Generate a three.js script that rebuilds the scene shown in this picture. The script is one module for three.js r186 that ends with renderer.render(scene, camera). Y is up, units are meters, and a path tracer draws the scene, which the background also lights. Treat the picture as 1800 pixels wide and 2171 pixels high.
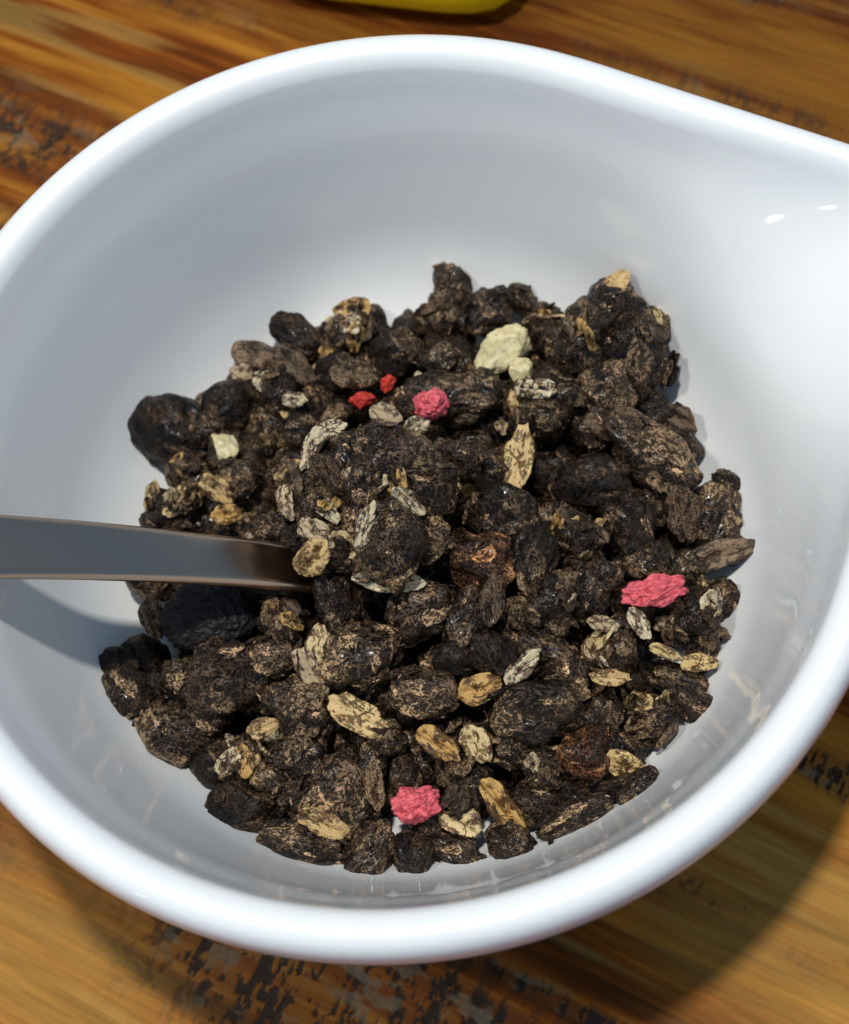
import * as THREE from 'three';
import { mergeVertices, mergeGeometries } from 'three/addons/utils/BufferGeometryUtils.js';
import { ImprovedNoise } from 'three/addons/math/ImprovedNoise.js';

// ------------------------------------------------------------------ camera, light, exposure
const scene = new THREE.Scene();
const V = (x, y, z) => new THREE.Vector3(x, y, z);
const camera = new THREE.PerspectiveCamera(38, 849 / 1024, 0.01, 20);
camera.position.set(0.00334, 0.2515, 0.09775);
camera.up.set(0.23032, 0.38788, -0.89247);
camera.lookAt(camera.position.clone().add(V(0, -0.91713, -0.39859)));
camera.focus = 0.228;                       // the granola in the middle of the bowl
camera.userData.fStop = 20;
scene.add(camera);

const renderer = new THREE.WebGLRenderer({ antialias: true });
renderer.toneMapping = THREE.LinearToneMapping;
renderer.toneMappingExposure = 0.83;
renderer.shadowMap.enabled = true;
scene.background = new THREE.Color().setRGB(0.155, 0.265, 0.42);   // the dim room around the table

// small warm-white hanging bulbs: one over the bowl, one to its left, and a faint far one whose image shows in the glaze
const LAMPS = [
  { at: [0.0, 0.66, -0.064], cd: 1.03, rgb: [1, 0.97, 0.90], size: 0.95 },
  { at: [-0.80, 1.25, -0.17], cd: 2.0, rgb: [1, 0.97, 0.89], size: 4.5 },
  { at: [-1.22, 0.70, 0.82], cd: 0.16, rgb: [1, 0.97, 0.92], size: 1.6 },
];
for (const L of LAMPS) {
  const p = new THREE.PointLight(new THREE.Color().setRGB(...L.rgb), L.cd, 0, 2);
  p.position.set(...L.at); p.castShadow = true; p.shadow.radius = L.size; p.shadow.mapSize.set(2048, 2048);
  scene.add(p);
}

// ------------------------------------------------------------------ helpers
const TAU = Math.PI * 2;
let sd = 7;
const rnd = () => { sd = (sd + 0x6d2b79f5) | 0; let t = Math.imul(sd ^ (sd >>> 15), 1 | sd); t = (t + Math.imul(t ^ (t >>> 7), 61 | t)) ^ t; return ((t ^ (t >>> 14)) >>> 0) / 4294967296; };
const rr = (a, b) => a + (b - a) * rnd();
const clamp = (x, a = 0, b = 1) => Math.min(b, Math.max(a, x));
const lerp = (a, b, t) => a + (b - a) * t;
const sst = (a, b, x) => { const t = clamp((x - a) / (b - a)); return t * t * (3 - 2 * t); };
const IN = new ImprovedNoise();
const n3 = (x, y, z) => IN.noise(x + 31.7, y + 11.3, z + 57.1);
const used = {};
const numbered = (n) => { const k = used[n] = (used[n] ?? -1) + 1; return k ? n + '_' + String(k).padStart(3, '0') : n; };
const col = (r, g, b) => new THREE.Color().setRGB(r, g, b);
function mesh(name, g, m, parent) {
  const o = new THREE.Mesh(g, m); o.name = parent ? name : numbered(name);
  o.castShadow = o.receiveShadow = true; (parent || scene).add(o); return o;
}
function thing(name) { const o = new THREE.Group(); o.name = numbered(name); scene.add(o); return o; }
function tag(o, label, category, group, kind) {
  if (kind) o.userData.kind = kind;
  if (label) o.userData.label = label;
  if (category) o.userData.category = category;
  if (group) o.userData.group = group;
  return o;
}
// lattice value noise for textures
const HN = new Float32Array(65536); for (let i = 0; i < 65536; i++) HN[i] = rnd();
const hsh = (i, j) => HN[(Math.imul(i, 73856093) ^ Math.imul(j, 19349663)) & 65535];
function vn(x, y) {
  const i = Math.floor(x), j = Math.floor(y); let a = x - i, b = y - j; a = a * a * (3 - 2 * a); b = b * b * (3 - 2 * b);
  const p = hsh(i, j), q = hsh(i + 1, j), r = hsh(i, j + 1), s = hsh(i + 1, j + 1);
  return p + (q - p) * a + (r - p) * b + (p - q - r + s) * a * b;
}
const fb = (x, y, o = 4) => { let s = 0, a = 0.5, t = 0; for (let k = 0; k < o; k++) { s += a * vn(x, y); t += a; a *= 0.5; x = x * 2.03 + 17.1; y = y * 2.03 + 5.7; } return s / t; };
const toS = (c) => Math.round(255 * (c <= 0.0031308 ? 12.92 * c : 1.055 * Math.pow(c, 1 / 2.4) - 0.055));
const css = (c) => `rgb(${toS(clamp(c[0]))},${toS(clamp(c[1]))},${toS(clamp(c[2]))})`;
function dataTex(n, m, fn, srgb) {
  const d = new Uint8Array(n * m * 4);
  for (let j = 0; j < m; j++) for (let i = 0; i < n; i++) {
    const c = fn((i + 0.5) / n, (j + 0.5) / m), k = 4 * (j * n + i);
    d[k] = srgb ? toS(clamp(c[0])) : c[0] * 255; d[k + 1] = srgb ? toS(clamp(c[1])) : c[1] * 255; d[k + 2] = srgb ? toS(clamp(c[2])) : c[2] * 255; d[k + 3] = 255;
  }
  const t = new THREE.DataTexture(d, n, m, THREE.RGBAFormat); t.magFilter = THREE.LinearFilter; t.minFilter = THREE.LinearFilter;
  if (srgb) t.colorSpace = THREE.SRGBColorSpace; t.wrapS = t.wrapT = THREE.RepeatWrapping; t.needsUpdate = true; return t;
}
function canvasTex(c, srgb) {
  const t = new THREE.CanvasTexture(c); t.wrapS = t.wrapT = THREE.RepeatWrapping; if (srgb) t.colorSpace = THREE.SRGBColorSpace; return t;
}

// ------------------------------------------------------------------ the wooden tabletop
{
  const S = 0.40, cx = 0.01, cz = -0.03, N = 2048;
  const spots = [  // weathered places seen on the board: x, z, reach along the grain, reach across, strength
    [-0.036, 0.060, 0.022, 0.014, 1.5], [-0.014, 0.074, 0.018, 0.008, 1.3], [-0.060, -0.118, 0.03, 0.008, 0.9], [-0.090, 0.022, 0.012, 0.007, 0.9],
    [0.012, 0.082, 0.03, 0.0016, 1.3], [-0.068, -0.095, 0.02, 0.005, 0.6], [-0.03, -0.15, 0.03, 0.004, 0.5], [0.085, -0.085, 0.03, 0.003, 0.5]];
  const gx = 0.777, gz = 0.629, px = new Float32Array(N * N);
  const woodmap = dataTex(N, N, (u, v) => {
    const x = (u - 0.5) * S + cx, z = (v - 0.5) * S + cz;
    let g = x * gx + z * gz, w = -x * gz + z * gx;
    w += 0.004 * (fb(g * 9 + 3, w * 14, 3) - 0.5);
    const broad = fb(g * 7 + 40, w * 36 + 9, 4), streak = fb(g * 22, w * 330 + 70, 4), fibre = vn(g * 160 + 5, w * 2600), fine = fb(g * 60 + 8, w * 900, 3);
    let t = 0.52 * broad + 0.42 * streak + 0.1 * fine;
    t = sst(0.30, 0.72, t);
    const A = [0.048, 0.012, 0.0005], B = [0.225, 0.053, 0.002], C = [0.46, 0.182, 0.017];
    let c = t < 0.5 ? A.map((a, k) => lerp(a, B[k], t * 2)) : B.map((b, k) => lerp(b, C[k], (t - 0.5) * 2));
    const pale = sst(0.66, 0.80, fb(g * 16 + 90, w * 210 + 33, 3));
    c = c.map((a, k) => lerp(a, [0.42, 0.245, 0.06][k], 0.5 * pale));
    const wood = w + 0.05 * (fb(g * 5 + 3, w * 9 + 80, 3) - 0.5) + 0.02 * (fb(g * 26, w * 240, 3) - 0.5), bandTone = lerp(lerp(0.50, 0.88, sst(-0.115, -0.095, wood)), 1.3, sst(-0.03, 0.0, wood));   // wood tone stepped across the grain: darker towards the far side, paler near
    c = c.map((a) => a * bandTone);
    for (const [sx, sz, ra, rc] of [[-0.080, 0.052, 0.034, 0.021], [0.056, 0.086, 0.04, 0.02]]) {   // two paler patches in the wood colour, left and right of the bowl
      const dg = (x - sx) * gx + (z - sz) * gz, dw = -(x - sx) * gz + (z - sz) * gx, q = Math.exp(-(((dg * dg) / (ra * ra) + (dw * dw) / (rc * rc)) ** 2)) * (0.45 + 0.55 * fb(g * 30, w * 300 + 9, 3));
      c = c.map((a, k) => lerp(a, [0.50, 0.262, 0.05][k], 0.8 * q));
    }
    let m = 0.9 * sst(0.64, 0.80, fb(g * 11 + 12, w * 60 + 60, 4));
    for (const [sx, sz, ra, rc, st] of spots) {
      const dg = (x - sx) * gx + (z - sz) * gz, dw = -(x - sx) * gz + (z - sz) * gx;
      m = Math.max(m, st * Math.exp(-(dg * dg) / (ra * ra) - (dw * dw) / (rc * rc)));
    }
    m *= 0.4 + 1.1 * fb(g * 120, w * 120 + 4, 3);
    const wp = 2.2 * fb(g * 300, w * 300 + 7, 2), saw = sst(0.49, 0.58, 0.62 * fb(g * 640 + wp, w * 105 + wp, 4) + 0.38 * fb(g * 1500 + 9, w * 620, 3));
    const dark = clamp(m * saw * 1.25, 0, 0.94), stain = clamp(m * 0.5, 0, 0.5);
    c = c.map((a, k) => lerp(a, [0.15, 0.060, 0.016][k], stain));
    c = c.map((a, k) => lerp(a, [0.026, 0.020, 0.014][k], dark));
    const ash = sst(0.60, 0.70, fb(g * 240 + 50, w * 420 + 2, 3)) * clamp(m * 0.9);
    c = c.map((a, k) => lerp(a, [0.22, 0.17, 0.10][k], 0.6 * ash));
    const f = 0.86 + 0.26 * fibre;
    px[Math.floor(v * N) * N + Math.floor(u * N)] = clamp(0.5 + 0.3 * (t - 0.5) + 0.35 * (fibre - 0.5) - 0.5 * dark);
    return c.map((a) => a * f);
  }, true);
  const bump = dataTex(N / 2, N / 2, (u, v) => { const h = px[Math.floor(v * N) * N + Math.floor(u * N)]; return [h, h, h]; });
  for (const t of [woodmap, bump]) t.wrapS = t.wrapT = THREE.MirroredRepeatWrapping;
  const W = 1.0, D = 0.8, T = 0.03, g = new THREE.BoxGeometry(W, T, D), p = g.attributes.position, uv = g.attributes.uv;
  for (let i = 0; i < p.count; i++) uv.setXY(i, (p.getX(i) - cx) / S + 0.5, (p.getZ(i) + 0.5 * (p.getY(i) < 0 ? 0.02 : 0) - cz) / S + 0.5);
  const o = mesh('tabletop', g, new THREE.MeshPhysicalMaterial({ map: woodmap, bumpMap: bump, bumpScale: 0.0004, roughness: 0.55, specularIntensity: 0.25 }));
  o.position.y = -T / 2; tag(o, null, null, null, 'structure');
}

// ------------------------------------------------------------------ the bowl
const PROFILE_IN = [[0, 6.0], [16, 6.0], [30, 6.2], [38, 7.0], [44.5, 8.8], [49.5, 11.2], [53, 14], [55.8, 17.6], [58.0, 22], [60, 28], [62.2, 36], [64.1, 44], [65.9, 50.5], [66.9, 54.6]];
const PROFILE_LIP = [[67.6, 56.8], [68.8, 58.2], [70.6, 58.8], [72.3, 58.4], [73.4, 57.1], [73.9, 55.0], [73.9, 52.4], [73.5, 49.5]];
const PROFILE_OUT = [[72.8, 45.5], [71.0, 39.5], [67.6, 31], [62, 21.5], [54, 13], [46, 7.5], [41, 4.4], [39.2, 2.6], [38.6, 0.9], [37.6, 0.15], [36, 0.0], [34.6, 0.6], [33.8, 2.2], [20, 2.4], [0, 2.4]];
function wallRadius(y) {  // inner radius (m) at height y (m)
  const P = [...PROFILE_IN, ...PROFILE_LIP]; const h = y * 1000;
  for (let i = 1; i < P.length; i++) if (P[i][1] >= h && P[i][1] > P[i - 1][1]) return lerp(P[i - 1][0], P[i][0], clamp((h - P[i - 1][1]) / (P[i][1] - P[i - 1][1]))) / 1000;
  return 0.0674;
}
{
  const R = 73.5, r2 = 14, axis = -10 * Math.PI / 180, phiT = 41.5 * Math.PI / 180, Dc = (R - r2) / Math.cos(phiT);
  const aT = Math.atan2(r2 * Math.sin(phiT), Dc + r2 * Math.cos(phiT));
  const raw = (phi) => {  // outline of the round bowl drawn out into a pouring lip: two circles and the lines that touch both
    const a = Math.abs(Math.atan2(Math.sin(phi), Math.cos(phi)));
    if (a >= phiT) return R;
    if (a >= aT) return R / Math.cos(a - phiT);
    return Dc * Math.cos(a) + Math.sqrt(r2 * r2 - (Dc * Math.sin(a)) ** 2);
  };
  const ext = (phi) => { let s = 0; for (let k = -5; k <= 5; k++) s += raw(phi + k * 0.02); return s / 11 - R; };
  const dense = (P, n) => { const c = new THREE.CatmullRomCurve3(P.map((q) => V(q[0], q[1], 0)), false, 'centripetal'); return c.getPoints(n).map((q) => [Math.max(0, q.x), q.y]); };
  const prof = dense([...PROFILE_IN, ...PROFILE_LIP, ...PROFILE_OUT], 150), NT = 220, pos = [], idx = [], uv = [];
  const lipAt = 58.5;
  prof.forEach(([r, y], i) => {
    for (let j = 0; j <= NT; j++) {
      const th = j / NT * TAU, e = ext(th - axis), w = Math.pow(sst(12, lipAt, y), 3.2);
      const rr_ = r + e * w, up = 0;
      pos.push(rr_ * Math.cos(th) / 1000, (y + up) / 1000, rr_ * Math.sin(th) / 1000); uv.push(j / NT * 8, i / 20);
    }
  });
  for (let i = 0; i < prof.length - 1; i++) for (let j = 0; j < NT; j++) { const a = i * (NT + 1) + j, b = a + NT + 1; idx.push(a, a + 1, b, b, a + 1, b + 1); }
  let g = new THREE.BufferGeometry(); g.setAttribute('position', new THREE.Float32BufferAttribute(pos, 3)); g.setAttribute('uv', new THREE.Float32BufferAttribute(uv, 2)); g.setIndex(idx);
  g.deleteAttribute('uv'); g = mergeVertices(g, 1e-6); g.computeVertexNormals();
  const glaze = new THREE.MeshPhysicalMaterial({ color: col(0.90, 0.90, 0.885), roughness: 0.38, clearcoat: 1, clearcoatRoughness: 0.05, ior: 1.5 });
  const o = mesh('bowl', g, glaze); tag(o, 'glossy white ceramic bowl with a pouring lip, full of dark granola', 'bowl');
}

// ------------------------------------------------------------------ granola: materials
function fleckMaps(n, big, small) {   // detail of the baked coat, 20 mm square: bran shreds and crumbs over cocoa; the colours of the flakes under it come from the vertices
  const c = document.createElement('canvas'), b = document.createElement('canvas'); c.width = c.height = b.width = b.height = n;
  const x = c.getContext('2d'), y = b.getContext('2d'), tone = (k) => css([k, k * rr(0.90, 0.98), k * rr(0.80, 0.94)]);
  x.fillStyle = css([0.085, 0.08, 0.073]); x.fillRect(0, 0, n, n); y.fillStyle = '#505050'; y.fillRect(0, 0, n, n);
  const blob = (px, py, L, W, a, cs, h) => {
    for (const ox of [0, n, -n]) for (const oy of [0, n, -n]) {
      if (px + ox < -L || px + ox > n + L || py + oy < -L || py + oy > n + L) continue;
      for (const [k, f] of [[x, cs], [y, h]]) {
        k.save(); k.translate(px + ox, py + oy); k.rotate(a); k.fillStyle = f; k.beginPath();
        k.moveTo(-L / 2, 0); k.quadraticCurveTo(-L * 0.2, -W, L * 0.15, -W * 0.55); k.quadraticCurveTo(L * 0.45, -W * 0.4, L / 2, W * 0.1); k.quadraticCurveTo(L * 0.1, W * 0.9, -L / 2, 0);
        k.fill(); k.restore();
      }
    }
  };
  const grey = (v) => `rgb(${v},${v},${v})`;
  for (let i = 0; i < 1500; i++) blob(rnd() * n, rnd() * n, rr(20, 80), rr(6, 22), rnd() * TAU, tone(rr(0.04, 0.22)), grey(Math.floor(rr(60, 130))));
  for (let i = 0; i < big; i++) blob(rnd() * n, rnd() * n, rr(40, 110), rr(9, 28), rnd() * TAU, tone(rr(0.45, 0.95)), grey(Math.floor(rr(130, 230))));
  for (let i = 0; i < small; i++) blob(rnd() * n, rnd() * n, rr(10, 34), rr(4, 11), rnd() * TAU, tone(rr(0.4, 1)), grey(Math.floor(rr(110, 210))));
  for (let i = 0; i < 1500; i++) blob(rnd() * n, rnd() * n, rr(12, 50), rr(3, 12), rnd() * TAU, tone(rr(0.03, 0.12)), grey(Math.floor(rr(20, 70))));
  return [canvasTex(c, true), canvasTex(b, false)];
}
const coat = (maps, rough, tint) => new THREE.MeshPhysicalMaterial({ color: col(...tint), map: maps[0], bumpMap: maps[1], bumpScale: 0.0003, roughnessMap: maps[1], roughness: rough, vertexColors: true, specularIntensity: 0.55 });
const COAT_A = fleckMaps(1024, 620, 2000), COAT_B = fleckMaps(1024, 380, 1300);
const mSpeck = coat(COAT_A, 0.62, [0.95, 0.915, 0.87]), mMid = coat(COAT_B, 0.6, [0.74, 0.71, 0.67]), mDark = coat(COAT_A, 1.0, [0.50, 0.455, 0.41]), mBrown = coat(COAT_A, 0.8, [1.25, 0.88, 0.62]);

function oatMaps(base, stain, veins, specks) {   // an oat flake seen flat: bran fibres along it, cracks and cocoa in the creases
  const n = 256, m = 384, c = document.createElement('canvas'), b = document.createElement('canvas'); c.width = b.width = m; c.height = b.height = n;
  const x = c.getContext('2d'), y = b.getContext('2d');
  x.fillStyle = css(base); x.fillRect(0, 0, m, n); y.fillStyle = '#909090'; y.fillRect(0, 0, m, n);
  for (let i = 0; i < 420; i++) {
    const px = rnd() * m, py = rnd() * n, L = rr(20, 110), k = rr(0.72, 1.22), v = Math.floor(rr(110, 190));
    x.strokeStyle = css(base.map((a, q) => a * k * (q === 2 ? rr(0.85, 1.05) : 1))); x.lineWidth = rr(1, 4.5); y.strokeStyle = `rgb(${v},${v},${v})`; y.lineWidth = x.lineWidth;
    for (const k2 of [x, y]) { k2.beginPath(); k2.moveTo(px - L / 2, py); k2.quadraticCurveTo(px, py + rr(-6, 6), px + L / 2, py + rr(-5, 5)); k2.stroke(); }
  }
  const crack = (px, py, a, len, w) => {
    x.strokeStyle = css(stain.map((s) => s * rr(0.6, 1.3))); y.strokeStyle = '#202020'; x.lineCap = y.lineCap = 'round';
    for (let i = 0; i < len; i++) {
      const qx = px + Math.cos(a) * 7, qy = py + Math.sin(a) * 7; x.lineWidth = y.lineWidth = Math.max(2.2, w * rr(0.7, 1.5) * (1 - i / len));
      for (const k2 of [x, y]) { k2.beginPath(); k2.moveTo(px, py); k2.lineTo(qx, qy); k2.stroke(); }
      px = qx; py = qy; a += rr(-0.45, 0.45);
      if (rnd() < 0.10 && w > 2) crack(px, py, a + rr(-1.2, 1.2), len * 0.35, w * 0.55);
    }
  };
  crack(m * rr(0.1, 0.5), n * rr(0.35, 0.65), rr(-0.2, 0.2), 26, 11);
  for (let i = 0; i < 17; i++) { const ax = rnd() * m, ay = rnd() < 0.6 ? (rnd() < 0.5 ? rr(0, 0.25) : rr(0.75, 1)) * n : rnd() * n; for (let k = 0; k < 26; k++) { x.fillStyle = css(stain.map((s, q) => lerp(s, base[q] * 0.5, rnd() * 0.5))); x.beginPath(); x.ellipse(ax + rr(-34, 34), ay + rr(-20, 20), rr(3, 17), rr(2, 6), rr(-0.6, 0.6), 0, TAU); x.fill(); } }
  for (let i = 0; i < veins; i++) crack(rnd() * m, rnd() * n, rr(-0.7, 0.7) + (rnd() < 0.5 ? Math.PI : 0), rr(4, 12), rr(4, 9));
  for (let i = 0; i < specks; i++) { x.fillStyle = css(stain.map((s) => s * rr(0.5, 1.8))); x.beginPath(); x.ellipse(rnd() * m, rnd() * n, rr(1, 8), rr(1, 4), rnd() * TAU, 0, TAU); x.fill(); }
  return [canvasTex(c, true), canvasTex(b, false)];
}
const oatMat = (...a) => { const [map, bumpMap] = oatMaps(...a); return new THREE.MeshPhysicalMaterial({ map, bumpMap, bumpScale: 0.0003, roughness: 0.5, specularIntensity: 0.6, vertexColors: true }); };
const COCOA = [0.035, 0.019, 0.010], BRAN = [0.11, 0.055, 0.02];
const mOats = [oatMat([0.60, 0.42, 0.19], BRAN, 2, 90), oatMat([0.52, 0.35, 0.16], BRAN, 3, 150), oatMat([0.50, 0.30, 0.10], BRAN, 3, 120), oatMat([0.60, 0.45, 0.23], BRAN, 2, 100)];
const mPales = [oatMat([0.58, 0.48, 0.32], COCOA, 3, 140), oatMat([0.45, 0.34, 0.21], COCOA, 3, 190)];
const mTans = [oatMat([0.20, 0.132, 0.076], COCOA, 3, 420), oatMat([0.14, 0.09, 0.054], COCOA, 3, 480), oatMat([0.08, 0.05, 0.031], COCOA, 3, 420)];

// ------------------------------------------------------------------ granola: shapes (unit length, scaled when placed)
function ball(detail) { const g = new THREE.IcosahedronGeometry(0.5, detail); g.deleteAttribute('uv'); g.deleteAttribute('normal'); return mergeVertices(g, 1e-5); }
function finish(g, colour, scale = 0.55) {   // normals, cube-projected uv, vertex colours
  g.computeVertexNormals(); const h = g.toNonIndexed(), p = h.attributes.position, uv = new Float32Array(p.count * 2), c = new Float32Array(p.count * 3);
  const a = V(), b = V(), d = V(), e = V(), f = V(), cc = [1, 1, 1];
  for (let i = 0; i < p.count; i += 3) {
    a.fromBufferAttribute(p, i); b.fromBufferAttribute(p, i + 1); d.fromBufferAttribute(p, i + 2);
    e.subVectors(b, a); f.subVectors(d, a); e.cross(f);
    const ax = Math.abs(e.x), ay = Math.abs(e.y), az = Math.abs(e.z), k = ax > ay && ax > az ? 0 : ay > az ? 1 : 2;
    [a, b, d].forEach((q, j) => {
      const [s, t] = k === 0 ? [q.z, q.y] : k === 1 ? [q.x, q.z] : [q.x, q.y];
      uv[2 * (i + j)] = s * scale + k * 0.31; uv[2 * (i + j) + 1] = t * scale + k * 0.17;
      if (colour) { colour(q, cc); c.set(cc, 3 * (i + j)); }
    });
  }
  h.setAttribute('uv', new THREE.BufferAttribute(uv, 2)); if (colour) h.setAttribute('color', new THREE.BufferAttribute(c, 3)); return h;
}
const offsetUv = (g) => { const u = g.attributes.uv, a = rnd(), b = rnd(); for (let i = 0; i < u.count; i++) u.setXY(i, u.getX(i) + a, u.getY(i) + b); return g; };
const tonePick = () => { const r = rnd(); return r < 0.42 ? rr(0.06, 0.13) : r < 0.74 ? rr(0.15, 0.30) : rr(0.36, 0.62); };
const cocoa = (k) => { const t = sst(0.02, 0.4, k); return [k, k * lerp(0.64, 0.70, t), k * lerp(0.43, 0.43, t)]; };
function lumpGeometry(seed, detail, { big = 0.2, mid = 0.1, plates = 15, high = 0.075, dull = 1, fine = 0.010 } = {}) {   // oat flakes baked over one another under a cocoa coat
  const g = ball(detail), p = g.attributes.position, v = V(), cells = [], tint = new Float32Array(p.count * 3), s = seed * 7.3;
  for (let i = 0; i < plates; i++) {
    const d = V(rr(-1, 1), rr(-1, 1), rr(-1, 1)).normalize(), t = V(rr(-1, 1), rr(-1, 1), rr(-1, 1)).cross(d).normalize();
    cells.push({ d, t, u: V().crossVectors(d, t), la: rr(0.36, 0.78), lb: rr(0.22, 0.5), h: rr(0.25, 1) * high, ta: rr(-0.6, 0.6), tb: rr(-0.6, 0.6), k: tonePick(), e: rr(1.0, 2.2), ph: rr(0, 9) });
  }
  for (let i = 0; i < p.count; i++) {
    v.fromBufferAttribute(p, i).normalize();
    let r = 1 + big * n3(v.x * 1.2 + s, v.y * 1.2, v.z * 1.2) * 1.5 + mid * n3(v.x * 2.6 + s, v.y * 2.6 + 4, v.z * 2.6), top = 0, k = 0.10;
    const w = 0.16 * n3(v.x * 4 + s, v.y * 4, v.z * 4 + 9) + 0.08 * n3(v.x * 10 + s, v.y * 10, v.z * 10);
    for (const c of cells) {
      if (v.dot(c.d) < 0.35) continue; const a = v.dot(c.t) / c.la, b = v.dot(c.u) / c.lb, q = a * a + b * b + w * 2;
      if (q > 1.2) continue;
      const edge = 1 - sst(0.82, 1.16, q), groove = 0.35 * Math.exp(-((b / 0.14) ** 2)) * (1 - q * 0.7), hh = c.h * edge * (1 + c.ta * a + c.tb * b - groove + 0.22 * n3(a * 1.2 + c.ph, b * 6, 2));
      if (hh > top) { top = hh; k = lerp(c.k, c.k * c.e, sst(0.45, 0.95, q)) * (1 + 0.5 * n3(a * 2 + c.ph, b * 9, 5)); }
    }
    r += top + fine * n3(v.x * 17 + s, v.y * 17, v.z * 17) + fine * 0.7 * n3(v.x * 31 + s, v.y * 31, v.z * 31);
    k *= lerp(0.6, 1.25, sst(-0.4, 0.4, n3(v.x * 2.2 + s, v.y * 2.2, v.z * 2.2 + 7))) * dull;
    tint.set(cocoa(k), 3 * i);
    p.setXYZ(i, v.x * r * 0.5, v.y * r * 0.5, v.z * r * 0.5);
  }
  g.setAttribute('color', new THREE.BufferAttribute(tint, 3));
  return g;
}
function flakeGeometry(seed, { nr = 13, nt = 46, thick = 0.11, curl = 0.16, twist = 0.1, crease = 0.05, ragged = 0.09, wide = 0.72 } = {}) {   // length 1 along x
  const P = [], idx = [], uv = [], top = (x, z, rho, th) => curl * (z * z * 1.6 - 0.1) + twist * x * z + 0.07 * n3(x * 2.2 + seed, z * 2.2, 5) - crease * Math.exp(-((z / 0.055) ** 2)) * (1 - rho * rho * 0.6) + 0.07 * n3(x * 2.6 + seed, z * 9, 8) + 0.03 * n3(x * 8 + seed, z * 17, 3);
  for (const side of [1, -1]) for (let i = 0; i <= nr; i++) for (let j = 0; j < nt; j++) {
    const rho = Math.sin(i / nr * Math.PI / 2), th = j / nt * TAU, k = 1 + ragged * 2 * n3(Math.cos(th) * 1.5 + seed, Math.sin(th) * 1.5, 1) + ragged * 0.8 * n3(Math.cos(th) * 5 + seed, Math.sin(th) * 5, 2);
    const x = 0.5 * rho * k * Math.cos(th), z = 0.5 * wide * rho * k * Math.sin(th) * (1 - 0.25 * x);
    const half = thick * 0.5 * Math.sqrt(Math.max(0, 1 - rho ** 5));
    P.push(x, top(x, z, rho, th) + side * half, z); uv.push(x * 0.92 + 0.5, z * 1.1 + 0.5);
  }
  const ring = (nr + 1) * nt;
  for (let s = 0; s < 2; s++) for (let i = 0; i < nr; i++) for (let j = 0; j < nt; j++) {
    const a = s * ring + i * nt + j, b = s * ring + i * nt + (j + 1) % nt, c = a + nt, d = b + nt;
    if (s) idx.push(a, c, b, b, c, d); else idx.push(a, b, c, b, d, c);
  }
  let g = new THREE.BufferGeometry(); g.setAttribute('position', new THREE.Float32BufferAttribute(P, 3)); g.setAttribute('uv', new THREE.Float32BufferAttribute(uv, 2)); g.setIndex(idx);
  g.computeVertexNormals();
  const C = new Float32Array(P.length);   // cocoa coating left on part of the flake, in ragged patches
  for (let i = 0; i < P.length / 3; i++) {
    const x = P[3 * i], z = P[3 * i + 2], m = n3(x * 3.2 + seed, z * 5 + 3, seed) + 0.7 * n3(x * 9 + seed, z * 14, 4);
    const k = sst(0.16, 0.32, m); C.set([lerp(1.1, 0.26, k), lerp(1.1, 0.21, k), lerp(1.1, 0.18, k)], 3 * i);
  }
  g.setAttribute('color', new THREE.BufferAttribute(C, 3)); return g;
}
const times = (n, f) => Array.from({ length: n }, (_, i) => f(i));
const pick = (a) => a[Math.floor(rnd() * a.length)];
const FLAKES = times(12, (i) => flakeGeometry(i * 3.7 + 1, { curl: rr(-0.3, 0.8), twist: rr(-0.6, 0.6), wide: rr(0.5, 0.8), ragged: rr(0.05, 0.13), thick: rr(0.11, 0.16), crease: rr(0.03, 0.12) }));
const recolour = (g, k) => { const o = g.clone(), c = o.attributes.color.array.slice(), q = cocoa(k); for (let i = 0; i < c.length; i++) c[i] *= q[i % 3]; o.setAttribute('color', new THREE.BufferAttribute(c, 3)); return o; };
const COATED = FLAKES.map((g, i) => recolour(g, [0.26, 0.45, 0.6, 0.18][i % 4]));
const BITS = times(8, (i) => flakeGeometry(i * 5.1 + 60, { nr: 6, nt: 20, curl: rr(-0.2, 0.5), wide: rr(0.35, 0.75), ragged: 0.2, thick: 0.16 }));
const SEEDS = times(5, (i) => flakeGeometry(i * 2.9 + 90, { curl: rr(-0.1, 0.1), crease: 0.09, wide: rr(0.40, 0.55), ragged: 0.12, thick: 0.2 }));

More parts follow.
